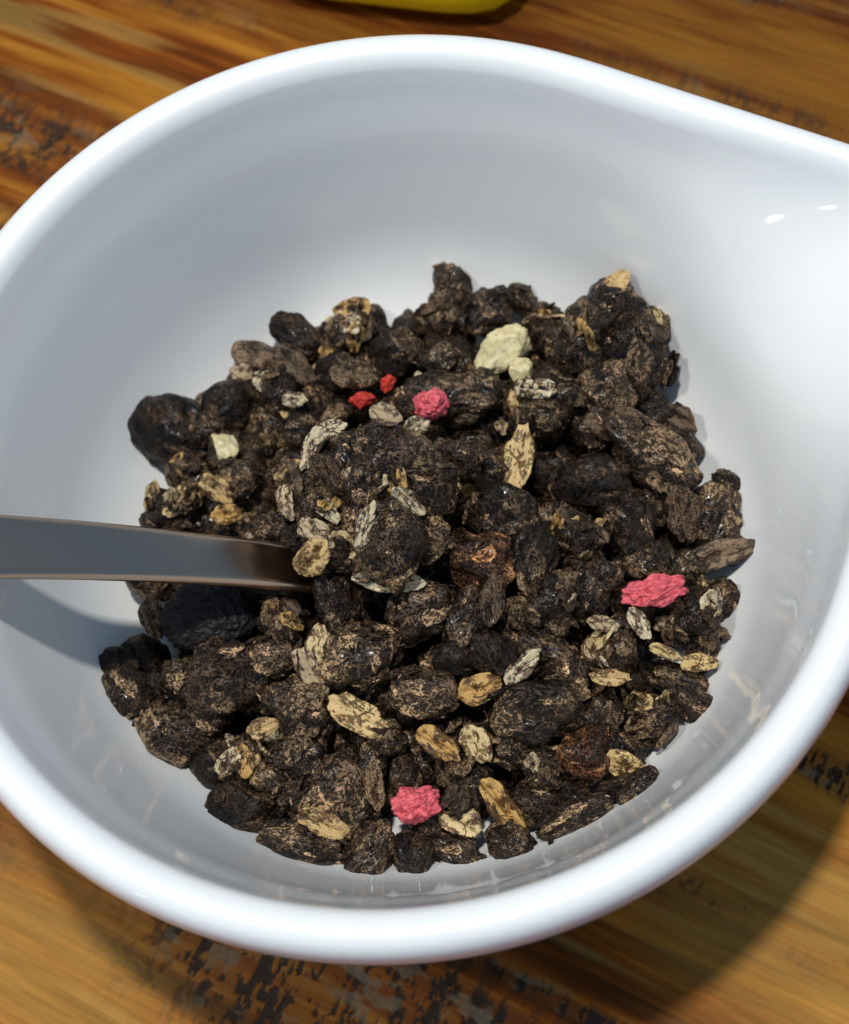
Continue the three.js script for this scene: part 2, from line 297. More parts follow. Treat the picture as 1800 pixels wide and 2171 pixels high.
// a lump with crumbs of oat baked onto it: one body
function bittenLump(seed, detail, bits, opt) {
  const base = lumpGeometry(seed, detail, opt), p = base.attributes.position, body = finish(base, null), list = [body];
  const q = new THREE.Quaternion(), m = new THREE.Matrix4(), n = V(), at = V(), X = V(1, 0, 0);
  base.computeVertexNormals();
  for (let i = 0; i < bits; i++) {
    const k = Math.floor(rnd() * p.count); at.fromBufferAttribute(p, k); n.fromBufferAttribute(base.attributes.normal, k).normalize();
    q.setFromUnitVectors(V(0, 1, 0), n.add(V(rr(-1, 1), rr(-1, 1), rr(-1, 1)).multiplyScalar(0.35)).normalize()).multiply(new THREE.Quaternion().setFromAxisAngle(V(0, 1, 0), rnd() * TAU));
    const s = rnd() < 0.4 ? rr(0.28, 0.5) : rr(0.10, 0.25), g = pick(BITS).clone().toNonIndexed(); m.compose(at.multiplyScalar(0.995), q, V(s, s * 0.8, s)); g.applyMatrix4(m);
    const u = g.attributes.uv, ou = rnd(), ov = rnd(), t = s > 0.26 ? tonePick() * 1.15 : rnd() < 0.6 ? rr(0.5, 1.1) : rr(0.1, 0.25), c = new Float32Array(u.count * 3);
    for (let j = 0; j < u.count; j++) { u.setXY(j, u.getX(j) * s * 0.5 + ou, u.getY(j) * s * 0.5 + ov); c.set(cocoa(t), 3 * j); }
    g.setAttribute('color', new THREE.BufferAttribute(c, 3)); list.push(g);
  }
  return mergeGeometries(list);
}
const LUMPS = times(20, (i) => bittenLump(i + 1, 21, 14 + (i % 4) * 6, { big: rr(0.12, 0.26), mid: rr(0.05, 0.14), plates: 12 + (i % 5) * 3, high: rr(0.06, 0.13) }));
const DARKS = times(7, (i) => bittenLump(i + 40, 19, 2, { big: 0.18, mid: 0.12, plates: 14, high: 0.10, dull: 0.7 }));
const LOWS = times(10, (i) => bittenLump(i + 70, 9, 4, { big: 0.22, mid: 0.14, high: 0.11 }));

// clusters: a knobbly body of fused lumps with oat flakes stuck to it
function clusterSpec(seed, knobs, flakes, spread = 0.3, fs = 1, given = null) {
  if (given) knobs = given.length;
  const parts = [], stick = [], q = new THREE.Quaternion(), m = new THREE.Matrix4();
  for (let i = 0; i < knobs; i++) {
    const a = i / knobs * TAU + rr(-0.5, 0.5), d = i ? spread * rr(0.6, 1.05) : 0.05, s = given ? given[i][3] : i ? rr(0.34, 0.56) : 0.62, at = given ? V(given[i][0], given[i][1], given[i][2]) : V(Math.cos(a) * d, rr(-0.12, 0.16), Math.sin(a) * d);
    const g = pick(given || i < 2 ? LUMPS : LOWS).clone(); q.setFromEuler(new THREE.Euler(rnd() * TAU, rnd() * TAU, rnd() * TAU));
    m.compose(at, q, V(s * rr(0.9, 1.25), s, s * rr(0.8, 1.1))); g.applyMatrix4(m); parts.push(g);
    for (let k = 0; k < flakes / knobs; k++) {
      const n = V(rr(-1, 1), rr(0.0, 1.3), rr(-1, 1)).normalize();
      stick.push({ at: at.clone().addScaledVector(n, s * rr(0.42, 0.52)), n: n.add(V(rr(-1, 1), rr(-1, 1), rr(-1, 1)).multiplyScalar(0.55)).normalize(), s: rr(0.26, 0.62) * fs, spin: rnd() * TAU });
    }
  }
  return { body: mergeGeometries(parts), stick };
}
const CLUSTERS = times(7, (i) => clusterSpec(i, 3 + i % 3, 10 + i % 4));
function buildCluster(spec, size, name, pale = 0.3, mat = null, flakes = 99) {
  const t = thing(name), b = mesh('cluster_body', spec.body, mat || pick([mSpeck, mMid, mMid]), t); b.scale.setScalar(size);
  for (const k of spec.stick.slice(0, flakes)) {
    const r = rnd(), bare = r < pale || rnd() < 0.3, o = mesh('oat_flake', pick(bare ? FLAKES : COATED), r < pale * 0.55 ? pick(mOats) : r < pale ? pick(mPales) : bare ? pick(mTans) : mSpeck, t);
    o.position.copy(k.at).multiplyScalar(size); o.scale.set(k.s * size, k.s * size * 0.9, k.s * size);
    o.quaternion.setFromUnitVectors(V(0, 1, 0), k.n).multiply(new THREE.Quaternion().setFromAxisAngle(V(0, 1, 0), k.spin));
  }
  return t;
}

// fruit, chips, raisin
const noisy = (q, f, s) => n3(q.x * f + s, q.y * f, q.z * f);
function fruitGeometry(seed, detail, sharp, rug = 1) {
  const g = ball(detail), p = g.attributes.position, v = V(), planes = times(9, () => [V(rr(-1, 1), rr(-1, 1), rr(-1, 1)).normalize(), rr(0.62, 0.9)]);
  for (let i = 0; i < p.count; i++) {
    v.fromBufferAttribute(p, i).normalize(); let r = 1;
    for (const [n, d] of planes) { const k = v.dot(n); if (k > 0.05) r = Math.min(r, lerp(1, d / k, sharp)); }
    r *= 1 + rug * (0.30 * noisy(v, 1.9, seed) + 0.12 * noisy(v, 3.6, seed)) + rug * (0.10 * noisy(v, 6, seed) + 0.075 * Math.abs(noisy(v, 12, seed)) + 0.035 * noisy(v, 26, seed));
    p.setXYZ(i, v.x * r * 0.5, v.y * r * 0.5, v.z * r * 0.5);
  }
  return g;
}
const mBerry = new THREE.MeshPhysicalMaterial({ vertexColors: true, roughness: 0.62, specularIntensity: 0.4 });
const BERRIES = times(5, (i) => finish(fruitGeometry(i + 3, 24, i === 3 ? 0.35 : 1), (q, c) => {
  const a = sst(-0.4, 0.45, noisy(q, 9, i)), b = sst(0.0, 0.5, noisy(q, 24, i + 9)); const d = sst(0.25, 0.5, noisy(q, 13, i + 30)); c[0] = lerp(0.52, 0.80, a) * (1 - 0.35 * d); c[1] = lerp(0.06, 0.22, a * 0.5 + b * 0.5) * (1 - 0.6 * d); c[2] = lerp(0.085, 0.235, a * 0.5 + b * 0.5) * (1 - 0.5 * d);
}));
const REDS = times(2, (i) => finish(fruitGeometry(i + 23, 14, 0.7), (q, c) => { const a = sst(-0.4, 0.4, noisy(q, 9, i)); c[0] = lerp(0.38, 0.62, a); c[1] = lerp(0.02, 0.07, a); c[2] = lerp(0.018, 0.04, a); }));
const CREAMS = times(4, (i) => finish(fruitGeometry(i + 33, 20, 1.0, 0.4), (q, c) => {
  const a = sst(-0.45, 0.45, noisy(q, 7, i)), d = sst(0.34, 0.46, noisy(q, 17, i + 5)); c[0] = lerp(lerp(0.58, 0.76, a), 0.12, d * 0.5); c[1] = lerp(lerp(0.49, 0.655, a), 0.08, d * 0.5); c[2] = lerp(lerp(0.26, 0.40, a), 0.04, d * 0.5);
}));
const RAISIN = (() => {
  const g = ball(44), p = g.attributes.position, v = V();
  for (let i = 0; i < p.count; i++) {
    v.fromBufferAttribute(p, i).normalize(); const w = 0.4 * noisy(v, 1.6, 3), u = v.clone().multiplyScalar(1 + w);
    const ridge = (f, s) => 1 - Math.abs(noisy(u, f, s)) * 2.4, r = 1 + 0.14 * noisy(v, 1.4, 8) + 0.085 * ridge(3.1, 1) + 0.045 * ridge(6.3, 5) + 0.012 * noisy(v, 20, 2);
    p.setXYZ(i, v.x * r * 0.46, v.y * r * 0.46, v.z * r * 0.46);
  }
  return finish(g, (q, c) => { const k = lerp(0.7, 1.3, sst(-0.4, 0.4, noisy(q, 6, 1))); c[0] = 0.012 * k; c[1] = 0.0095 * k; c[2] = 0.0095 * k; });
})();
const mRaisin = new THREE.MeshPhysicalMaterial({ vertexColors: true, roughness: 0.55, specularIntensity: 0.6 });

// ------------------------------------------------------------------ where the pieces on top of the heap lie: kind, x, z, length, width (mm), turn (degrees)
const TOP = [
  ['L', 17.7, -47.9, 8.6, 6.3, 94],
  ['B', 14.3, -40, 9.3, 7.5, 27],
  ['L', 22.9, -39.9, 8, 7.5, 95],
  ['L', 29.6, -41.8, 5.9, 5, 38],
  ['K', -11.9, -44.3, 10.7, 6.1, 52],
  ['B', -3, -42.2, 10.2, 9.3, 75],
  ['K', 4.8, -34.6, 8.3, 7.6, 15],
  ['T', -19.8, -40.5, 9.8, 5.5, 36],
  ['C', 23.1, -29, 10.2, 6.7, -29],
  ['C', 25.5, -23.5, 5.1, 4.1, 86],
  ['B', 32.9, -32.9, 9.6, 8.1, 48],
  ['L', 12.4, -30.1, 7.3, 5.3, 15],
  ['T', -3.1, -29.8, 8.2, 5.3, 15],
  ['T', -13, -34.7, 8.7, 3.8, 54],
  ['S', -2.6, -25.1, 4.2, 2.9, 4],
  ['S', 2.4, -27.6, 3.2, 2.6, -50],
  ['P', -14.3, -28, 4.3, 3.9, 15],
  ['P', -22.7, -37.9, 4.2, 3.7, 15],
  ['B', -16.9, -32.6, 10.4, 8.2, 26],
  ['S', 8.5, -18.7, 5.5, 5.2, 15],
  ['L', 11.2, -22, 16.1, 8.5, 21],
  ['K', -38.3, -32, 15.7, 11, 34],
  ['K', -26.8, -32.6, 8.9, 7.9, 15],
  ['C', -27.9, -23, 5.6, 4.6, 81],
  ['L', -13.7, -21.9, 7.1, 5.9, 15],
  ['T', -8.7, -21.8, 7.1, 2.7, -46],
  ['P', 0.8, -19.7, 5.5, 3.9, 36],
  ['P', 5.2, -15.8, 5, 3.7, -18],
  ['F', 20.5, -5.9, 11.1, 4.8, -63],
  ['B', 26.9, -14.9, 13.8, 11.3, 67],
  ['T', 39.8, -8.6, 12.6, 5.5, 24],
  ['L', 42.8, -2.5, 17, 9.1, 53],
  ['T', 35.1, -17.2, 7.6, 3.4, -48],
  ['L', -26.4, -16.4, 7.1, 6.6, 15],
  ['F', -30.4, -14.6, 6.2, 3.5, 50],
  ['B', -35.2, -19.3, 9.6, 7.3, 15],
  ['F', -29.2, -9.2, 5.2, 3.8, -2],
  ['B', -40.6, -15, 10.2, 6.1, 14],
  ['L', -22.1, -4.9, 6.6, 5.4, 25],
  ['B', 10.3, -7.9, 10.7, 8, -59],
  ['L', 15.8, 2.7, 10.7, 8.7, 36],
  ['K', 31.6, -0.1, 12.3, 8.2, 15],
  ['M', 10.5, 9.5, 11.3, 7.6, 23],
  ['K', 19, 10.5, 10.4, 8, 95],
  ['B', 26.5, 9.5, 10.6, 6.9, -52],
  ['L', 35.8, 8.1, 11.8, 7.5, 91],
  ['L', 37.4, 14.7, 7.4, 6.8, 14],
  ['L', 50.5, 8.8, 12.4, 10.5, 97],
  ['T', 45.4, 8.5, 9.2, 3.4, 102],
  ['T', 48.9, 16.6, 12.6, 4.1, -5],
  ['S', 36.3, 21.5, 9.7, 4.9, -2],
  ['B', 42.1, 25.8, 10.5, 8.9, 14],
  ['P', 27.1, 25.1, 5.2, 3.2, 25],
  ['P', 32.8, 25.9, 5.9, 3.8, 77],
  ['L', -14.1, 11.2, 8.9, 6.4, 91],
  ['L', -1, 15.9, 11.2, 8.8, -18],
  ['L', 6, 19.2, 11.8, 6.4, -58],
  ['T', 10.7, 17.6, 8.8, 3.2, -67],
  ['B', 18.5, 18.9, 11.8, 8.5, 19],
  ['L', 26, 19.2, 7.9, 6.2, 95],
  ['R', -35.8, 7, 14.7, 11.4, 4],
  ['B', -23.2, 12.3, 7.7, 7, 14],
  ['T', -45.2, 4.6, 7.1, 4.6, 84],
  ['K', -49.2, 9.1, 8.2, 7.3, 14],
  ['L', -52, 15.6, 8.4, 7.2, 79],
  ['L', -34.7, 18.5, 14.1, 10.6, 6],
  ['L', -45, 23.4, 12.2, 10.6, 42],
  ['L', -12.9, 20.4, 13.5, 10.9, -18],
  ['P', -20.2, 22.3, 9.1, 3.6, 72],
  ['F', -18, 18, 6, 3.3, -70],
  ['F', -14.1, 30.7, 11.1, 4.7, 43],
  ['L', -23.5, 26.1, 10.6, 8.5, 34],
  ['F', -29.8, 28.1, 5, 4.1, -7],
  ['L', -3, 29.3, 10.3, 7.6, 14],
  ['F', 5.3, 31, 7.5, 5.1, -2],
  ['P', 12.7, 29.5, 7.2, 4.7, -32],
  ['L', 12.6, 35.5, 14.9, 10.2, 9],
  ['L', 19.4, 30.5, 7.8, 6.2, 95],
  ['B', 28.2, 28.3, 10.4, 7.9, 24],
  ['F', 35.7, 30.8, 5.2, 2.7, 35],
  ['F', 40.6, 33.7, 5.9, 2.8, 3],
  ['L', 37.7, 35, 10.6, 4.9, 40],
  ['L', 38.8, 40.7, 8.8, 4.6, 54],
  ['B', 30.6, 40.6, 10.3, 8.4, 14],
  ['F', 26, 33.2, 6.4, 2.8, 9],
  ['F', -3, 37.6, 7.9, 5.3, 49],
  ['F', 3, 39, 6.3, 4, 78],
  ['B', 12, 44.6, 8.1, 6.8, 74],
  ['M', 19.5, 43.1, 9.4, 8.4, 95],
  ['F', 24.8, 47.2, 7.1, 4.8, 34],
  ['B', -34.4, 31.6, 9.6, 6.2, -65],
  ['L', -25.4, 33.7, 8.8, 7, 3],
  ['K', -36.1, 39, 10.4, 7.2, 18],
  ['L', -20.8, 41.4, 13.3, 12.4, -27],
  ['F', -23.4, 45.4, 8.1, 3.7, 40],
  ['S', -8.7, 46, 7.5, 5.8, -12],
  ['F', 4.6, 49, 10.4, 5.8, 61],
  ['F', -2.3, 49.3, 7.4, 5.5, 43],
  ['B', -0.1, 43.4, 12.7, 6.2, 23],
  ['L', -27.3, 47.8, 13.2, 6.2, 27],
  ['L', -17.4, 51.3, 10.2, 6.6, -48],
  ['K', -10.8, 52.9, 7.8, 6.1, 92],
  ['L', -5, 52.6, 10.1, 4.6, 31],
  ['L', 4.7, 54.9, 7.2, 6.1, 13],
  ['L', 15.3, 53.3, 11.7, 4.6, -9],
  ['K', 15.2, 48.5, 6.2, 5.4, 13],
  ['T', -14.2, 41.5, 7.1, 2.5, 97],
  ['L', -14.1, 37.2, 6.4, 4.8, 92],
  ['L', -9.2, 40.7, 7.1, 4.6, 87],
  ['T', 49.9, -9.5, 6.3, 3.9, 59],
  ['L', 54.9, 4, 5.2, 4, 37],
  ['K', 8.7, 25.3, 8.6, 6.3, 45],
  ['L', 23, 38.3, 7, 6.2, 14],
  ['L', -26.2, 17.1, 7.2, 6.4, 14],
  ['K', 2.5, 24.7, 7, 5.5, 14],
  ['B', -10.4, 34.9, 7, 5.4, 43],
  ['L', 9, 40.1, 6.9, 5.4, 14],
  ['K', 15.4, -6.2, 7.4, 6.6, 15],
  ['L', -41.8, 16.3, 7.3, 6.5, 70],
  ['K', -39.3, 30.1, 7.2, 6.4, 14],
  ['L', 16.5, 26.2, 9.4, 4.7, 35],
  ['L', 42.7, 17.4, 7.3, 6.5, 14],
  ['K', 33.3, 21, 6.4, 5.6, 14],
  ['K', -16, -0.6, 9.8, 6.5, 14],
  ['K', -23.7, 4.2, 9.7, 6.5, 14],
  ['L', 36.1, -27.6, 7.8, 6.9, 15],
  ['K', 29.9, -20.7, 8.5, 6.8, 15],
  ['L', 18.1, -22, 7.6, 5.9, 37],
  ['L', 28.9, 16.1, 7.2, 5.6, 46],
  ['K', 45.7, -12.7, 9.3, 6.8, 37],
  ['L', 48.3, -6.3, 8.4, 6.7, 59],
  ['L', 33.8, -10.6, 7.5, 5.9, 48],
  ['L', -45.7, -4.5, 7.5, 5.9, 34],
  ['L', -42.4, -8, 8.4, 6.7, 14],
  ['K', -52.3, 10.2, 6.6, 5.8, 14],
  ['L', -39.5, 22.8, 7.2, 5.6, 33],
  ['L', 47.8, 23.1, 6.5, 5.6, 78],
  ['L', 42.3, 30.5, 6.4, 4.8, 77],
  ['K', -31, 38.7, 7, 6.3, 13],
  ['K', 22.9, 51.1, 6.9, 4.6, -26],
  ['L', -19.9, 47.6, 7, 5.4, 42],
  ['L', -30.5, -29, 6.9, 6.1, 15],
  ['K', -6.1, -33.3, 6.9, 6.1, 15],
  ['L', 41.7, 3, 8.2, 6.6, 58],
  ['K', -46.1, 15.9, 7.7, 6.5, 33],
  ['L', 9.7, 48.9, 8.8, 6.1, 23],
  ['L', 26.4, 52.9, 7, 4.6, -26],
  ['L', -30.3, 35.8, 6.3, 5.5, 13],
  ['L', -7.1, 47.7, 6.1, 4.6, 13],
  ['L', 25.2, 43.7, 7.4, 6, 45],
  ['L', 52, 15, 5.7, 4.9, 58]
];
const heap = (x, z) => 0.0162 + 0.009 * (1 - ((x - 0.001) ** 2 + (z - 0.003) ** 2) / 0.0025);
const CAM = camera.position;
const bodies = [];   // rough spheres, only for settling the heap
function lay(o, x, y, z, yawDeg, lean, rad, fixed) {
  const n = V(rr(-1, 1) * lean, 1, rr(-1, 1) * lean + 0.25).normalize();
  o.quaternion.setFromUnitVectors(V(0, 1, 0), n).multiply(new THREE.Quaternion().setFromAxisAngle(V(0, 1, 0), -yawDeg * Math.PI / 180));
  bodies.push({ o, p: V(x, y, z), x0: x, y0: y, z0: z, r: rad, fixed }); return o;
}
const NAMES = {   // name, look, category, group
  L: ['granola_lump', 'tan speckled granola lump', 'granola', 'speckled granola lumps in the bowl'],
  M: ['granola_lump', 'reddish brown granola lump', 'granola', 'brown granola lumps in the bowl'],
  K: ['granola_lump', 'nearly black granola lump', 'granola', 'dark granola lumps in the bowl'],
  B: ['granola_cluster', 'flaky oat granola cluster', 'granola', 'flaky granola clusters in the bowl'],
  F: ['oat_flake', 'brown creased yellow oat flake', 'oat flake', 'yellow oat flakes on the granola'],
  P: ['oat_flake', 'pale beige oat flake', 'oat flake', 'pale oat flakes on the granola'],
  T: ['oat_flake', 'brown cocoa coated oat flake', 'oat flake', 'brown oat flakes on the granola'],
  C: ['fruit_chip', 'cream coloured crumbly chunk', 'fruit chip', 'cream chunks on the granola'],
};
const MARKS = [[-5, -2, 15, 'the spoonful cluster'], [-37, 22, 13, 'the black raisin'], [44, -24, 13, 'the largest cluster'], [7, -14, 10, 'the round strawberry piece'], [42, 22, 12, 'the long strawberry piece'], [-5, 50, 12, 'the star shaped strawberry piece'], [-38, 4, 12, 'the spoon handle']];
function describe(k, x, z, L, W, top) {   // size, shape, look and the nearest thing one can find
  const s = L + W, size = k === 'C' ? (s > 11 ? 'large' : 'small') : s > 22 ? 'large' : s < 13 ? 'small' : 'middling', shape = L / W > 1.75 ? 'long' : L / W < 1.2 ? 'round' : 'oval';
  if (!top) return `${NAMES[k][1]} ${k === 'L' || k === 'K' ? 'buried under the top pieces' : 'tucked between the lumps'}`;
  let near = 1, where = Math.hypot(x, z) > 44 ? 'at the edge of the heap, by the wall' : 'in the open middle of the heap';
  for (const [mx, mz, r, n] of MARKS) { const d = Math.hypot(x - mx, z - mz) / r; if (d < near) { near = d; where = 'beside ' + n; } }
  return `${size} ${shape} ${NAMES[k][1]} ${where}`;
}
const BERRY_LABELS = ['small glossy red fruit piece half buried behind the spoonful', 'tiny red fruit piece wedged beside a dark round lump', 'round pink strawberry piece lying behind the heaped spoonful', 'long pink strawberry piece near the plain wall of the bowl', 'star shaped pink strawberry piece touching a wrinkled oat flake'];
let berry = 0, kF = 0, kC = 0;
TOP.forEach(([k, xm, zm, lm, wm, yaw], i) => {
  const x = xm / 1000, z = zm / 1000, L = lm / 930, W = wm / 930, y = heap(x, z); let o;
  const nm = NAMES[k];
  if (k === 'L' || k === 'M' || k === 'K') {
    o = mesh(nm[0], k === 'K' ? pick(DARKS) : LUMPS[i % LUMPS.length], k === 'L' ? (rnd() < 0.6 ? mSpeck : mMid) : k === 'M' ? mBrown : mDark);
    o.scale.set(L, Math.min(W * rr(0.78, 0.95), L), W); lay(o, x, y, z, yaw, 0.25, 0.21 * (L + W), true);
  } else if (k === 'B') {
    const s = (L + W) * 0.56; o = buildCluster(CLUSTERS[i % CLUSTERS.length], s, nm[0], 0.22); lay(o, x, y, z, yaw, 0.3, 0.20 * (L + W), true);
  } else if (k === 'F' || k === 'P' || k === 'T') {
    const long = L / W > 2.0; const coated = k === 'T' && rnd() < 0.65; o = mesh(nm[0], coated ? pick(COATED) : long ? pick(SEEDS) : pick(FLAKES), k === 'F' ? mOats[kF++ % 4] : k === 'P' ? pick(mPales) : coated ? mSpeck : pick(mTans.slice(0, 2)));
    o.scale.set(L, Math.min(L, W * 1.3) * 0.95, W * (long ? 2.1 : 1.42)); lay(o, x, y + 0.0026, z, yaw, 0.45, 0.0024, true);
  } else if (k === 'C') {
    o = mesh(nm[0], CREAMS[kC++ % 4], mBerry); o.scale.set(L * 1.0, W * 0.85, W * 1.0); lay(o, x, y + 0.0022, z, yaw, 0.2, 0.2 * (L + W), true);
  } else if (k === 'S') {
    o = mesh('strawberry_piece', berry < 2 ? REDS[berry] : BERRIES[[0, 0, 3, 1, 2][berry]], mBerry); o.scale.set(L * 0.95, W * 0.9, W * 0.92);
    lay(o, x, y + (berry < 2 ? 0.0005 : 0.0032), z, yaw, 0.1, 0.21 * (L + W), true); tag(o, BERRY_LABELS[berry++], 'strawberry');
  } else if (k === 'R') {
    o = mesh('raisin', RAISIN, mRaisin); o.scale.set(L, W * 0.8, W); lay(o, x, y, z, yaw, 0.1, 0.21 * (L + W), true); tag(o, 'large wrinkled black raisin below the spoon handle', 'raisin');
  }
  if (nm) tag(o, describe(k, xm, zm, lm, wm, true), nm[2], nm[3]);
});
// the large cluster against the far wall
{
  const s = 0.0205, o = buildCluster(clusterSpec(50, 7, 10, 0.40, 0.7), s, 'granola_cluster', 0.35, mMid);
  tag(o, 'largest knobbly dark granola cluster, leaning on the wall of the bowl', 'granola'); lay(o, 0.0430, 0.0205, -0.0240, 20, 0.1, 0.0075, true);
}
// pieces under the top layer
for (let i = 0; i < 190; i++) {
  const a = i * 2.39996, low = i < 120, r = (low ? 0.047 : 0.040) * Math.sqrt(((i % 120) + 0.5) / (low ? 120 : 70)), x = r * Math.cos(a), z = r * Math.sin(a), L = rr(0.0075, 0.0115), q = rnd();
  const k = q < 0.62 ? 'L' : 'K', nm = NAMES[k], o = mesh(nm[0], pick(LOWS), k === 'L' ? pick([mSpeck, mMid]) : mDark);
  o.scale.set(L, L * rr(0.7, 0.9), L * rr(0.75, 0.95)); lay(o, x, low ? 0.0115 : 0.0165, z, rr(0, 360), 0.8, L * 0.40, false); tag(o, describe(k, 0, 0, 1, 1, false), nm[2], nm[3]);
}
for (let i = 0; i < 46; i++) {
  const a = i * 2.39996 + 1, r = 0.047 * Math.sqrt((i + 0.5) / 46), x = r * Math.cos(a), z = r * Math.sin(a), k = rnd() < 0.3 ? 'F' : rnd() < 0.3 ? 'P' : 'T', nm = NAMES[k], L = rr(0.005, 0.0085);
  const o = mesh(nm[0], pick(FLAKES), k === 'F' ? pick(mOats) : k === 'P' ? pick(mPales) : pick(mTans)); o.scale.setScalar(L);
  lay(o, x, heap(x, z) - 0.003, z, rr(0, 360), 1.1, 0.0022, false); tag(o, describe(k, 0, 0, 1, 1, false), nm[2], nm[3]);
}
// settle: push apart, stay on the floor and inside the wall
for (let it = 0; it < 70; it++) {
  for (let i = 0; i < bodies.length; i++) for (let j = i + 1; j < bodies.length; j++) {
    const a = bodies[i], b = bodies[j], d = V().subVectors(b.p, a.p), l = d.length() + 1e-9, s = (a.r + b.r) - l;
    if (s <= 0) continue; d.multiplyScalar(s * 0.5 / l);
    const wa = a.fixed ? (b.fixed ? 1 : 0.25) : b.fixed ? 1.75 : 1, wb = 2 - wa;
    if (a.fixed && b.fixed) { d.x *= 0.35; d.z *= 0.35; }
    a.p.addScaledVector(d, -0.5 * wa); b.p.addScaledVector(d, 0.5 * wb);
  }
  for (const b of bodies) {
    b.p.y -= b.fixed ? 0.00003 : 0.00012;
    if (b.fixed) { b.p.x = lerp(b.p.x, b.x0, 0.25); b.p.z = lerp(b.p.z, b.z0, 0.25); b.p.y = lerp(b.p.y, b.y0, 0.12); }
    if (b.p.y < 0.0062 + b.r) b.p.y = 0.0062 + b.r;
    const m = wallRadius(Math.max(b.p.y - b.r * 0.15, 0.0065)) - b.r * 0.45, h = Math.hypot(b.p.x, b.p.z);
    if (h > m && b.fixed) { const k = lerp(1, m / h, 0.25); b.p.x *= k; b.p.z *= k; b.p.y += Math.min(0.0008, (h - m) * 0.6); } else if (h > m) { b.p.x *= m / h; b.p.z *= m / h; }
    const lid = heap(b.p.x, b.p.z) + 0.004; if (!b.fixed && b.p.y > lid) b.p.y = lid;
  }
}
for (const b of bodies) b.o.position.copy(b.p);

// ------------------------------------------------------------------ the spoon, standing in the heap and leaning on the rim
{
  const path = new THREE.CatmullRomCurve3([V(0.028, 0.0115, 0.0088), V(0.012, 0.0086, 0.0082), V(-0.003, 0.0103, 0.0066), V(-0.0130, 0.0190, 0.0044), V(-0.0240, 0.0290, 0.0036), V(-0.045, 0.0460, 0.0026), V(-0.0712, 0.0625, 0.0012), V(-0.100, 0.0775, -0.0012), V(-0.130, 0.0905, -0.004)], false, 'centripetal');
  const NS = 120, NW = 14, P = [], idx = [], up = V(0, 1, 0);
  const width = (t) => t < 0.24 ? 0.0088 * Math.sqrt(Math.max(0, 1 - ((t - 0.115) / 0.126) ** 2)) + 0.0041 * sst(0.115, 0.24, t) : lerp(0.0041, 0.0058, sst(0.24, 0.85, t)) * (t > 0.97 ? Math.sqrt(Math.max(0, 1 - ((t - 0.97) / 0.03) ** 2)) : 1);
  for (let i = 0; i <= NS; i++) {
    const t = i / NS, c = path.getPointAt(t), T = path.getTangentAt(t), B = V().crossVectors(T, up).normalize(), N = V().crossVectors(B, T).normalize(), w = Math.max(width(t), 0.0003), dish = 0.004 * (1 - sst(0.14, 0.27, t)), th = lerp(0.0007, 0.0011, sst(0.2, 0.35, t));
    for (let k = 0; k < 2 * NW; k++) {
      const topSide = k < NW, s = topSide ? -1 + 2 * k / (NW - 1) : 1 - 2 * (k - NW) / (NW - 1), e = Math.sqrt(Math.max(0, 1 - Math.abs(s) ** 12));
      const lift = dish * (s * s - 0.5) * (w / 0.0088) - 0.00025 * s * s * sst(0.3, 0.4, t), q = c.clone().addScaledVector(B, s * w).addScaledVector(N, lift + (topSide ? 1 : -1) * th * (0.35 + 0.65 * e));
      P.push(q.x, q.y, q.z);
    }
  }
  const M = 2 * NW;
  for (let i = 0; i < NS; i++) for (let k = 0; k < M; k++) { const a = i * M + k, b = i * M + (k + 1) % M; idx.push(a, a + M, b, b, a + M, b + M); }
  for (const i of [0, NS]) for (let k = 1; k < M - 1; k++) idx.push(i * M, i * M + (i ? k + 1 : k), i * M + (i ? k : k + 1));
  let g = new THREE.BufferGeometry(); g.setAttribute('position', new THREE.Float32BufferAttribute(P, 3)); g.setIndex(idx); g.computeVertexNormals();
  const scr = document.createElement('canvas'); scr.width = 512; scr.height = 128;
  const m = new THREE.MeshPhysicalMaterial({ color: col(0.48, 0.355, 0.265), metalness: 1, roughness: 0.24 });
  tag(mesh('spoon', g, m), 'stainless steel spoon standing in the granola, handle over the rim', 'spoon');
}
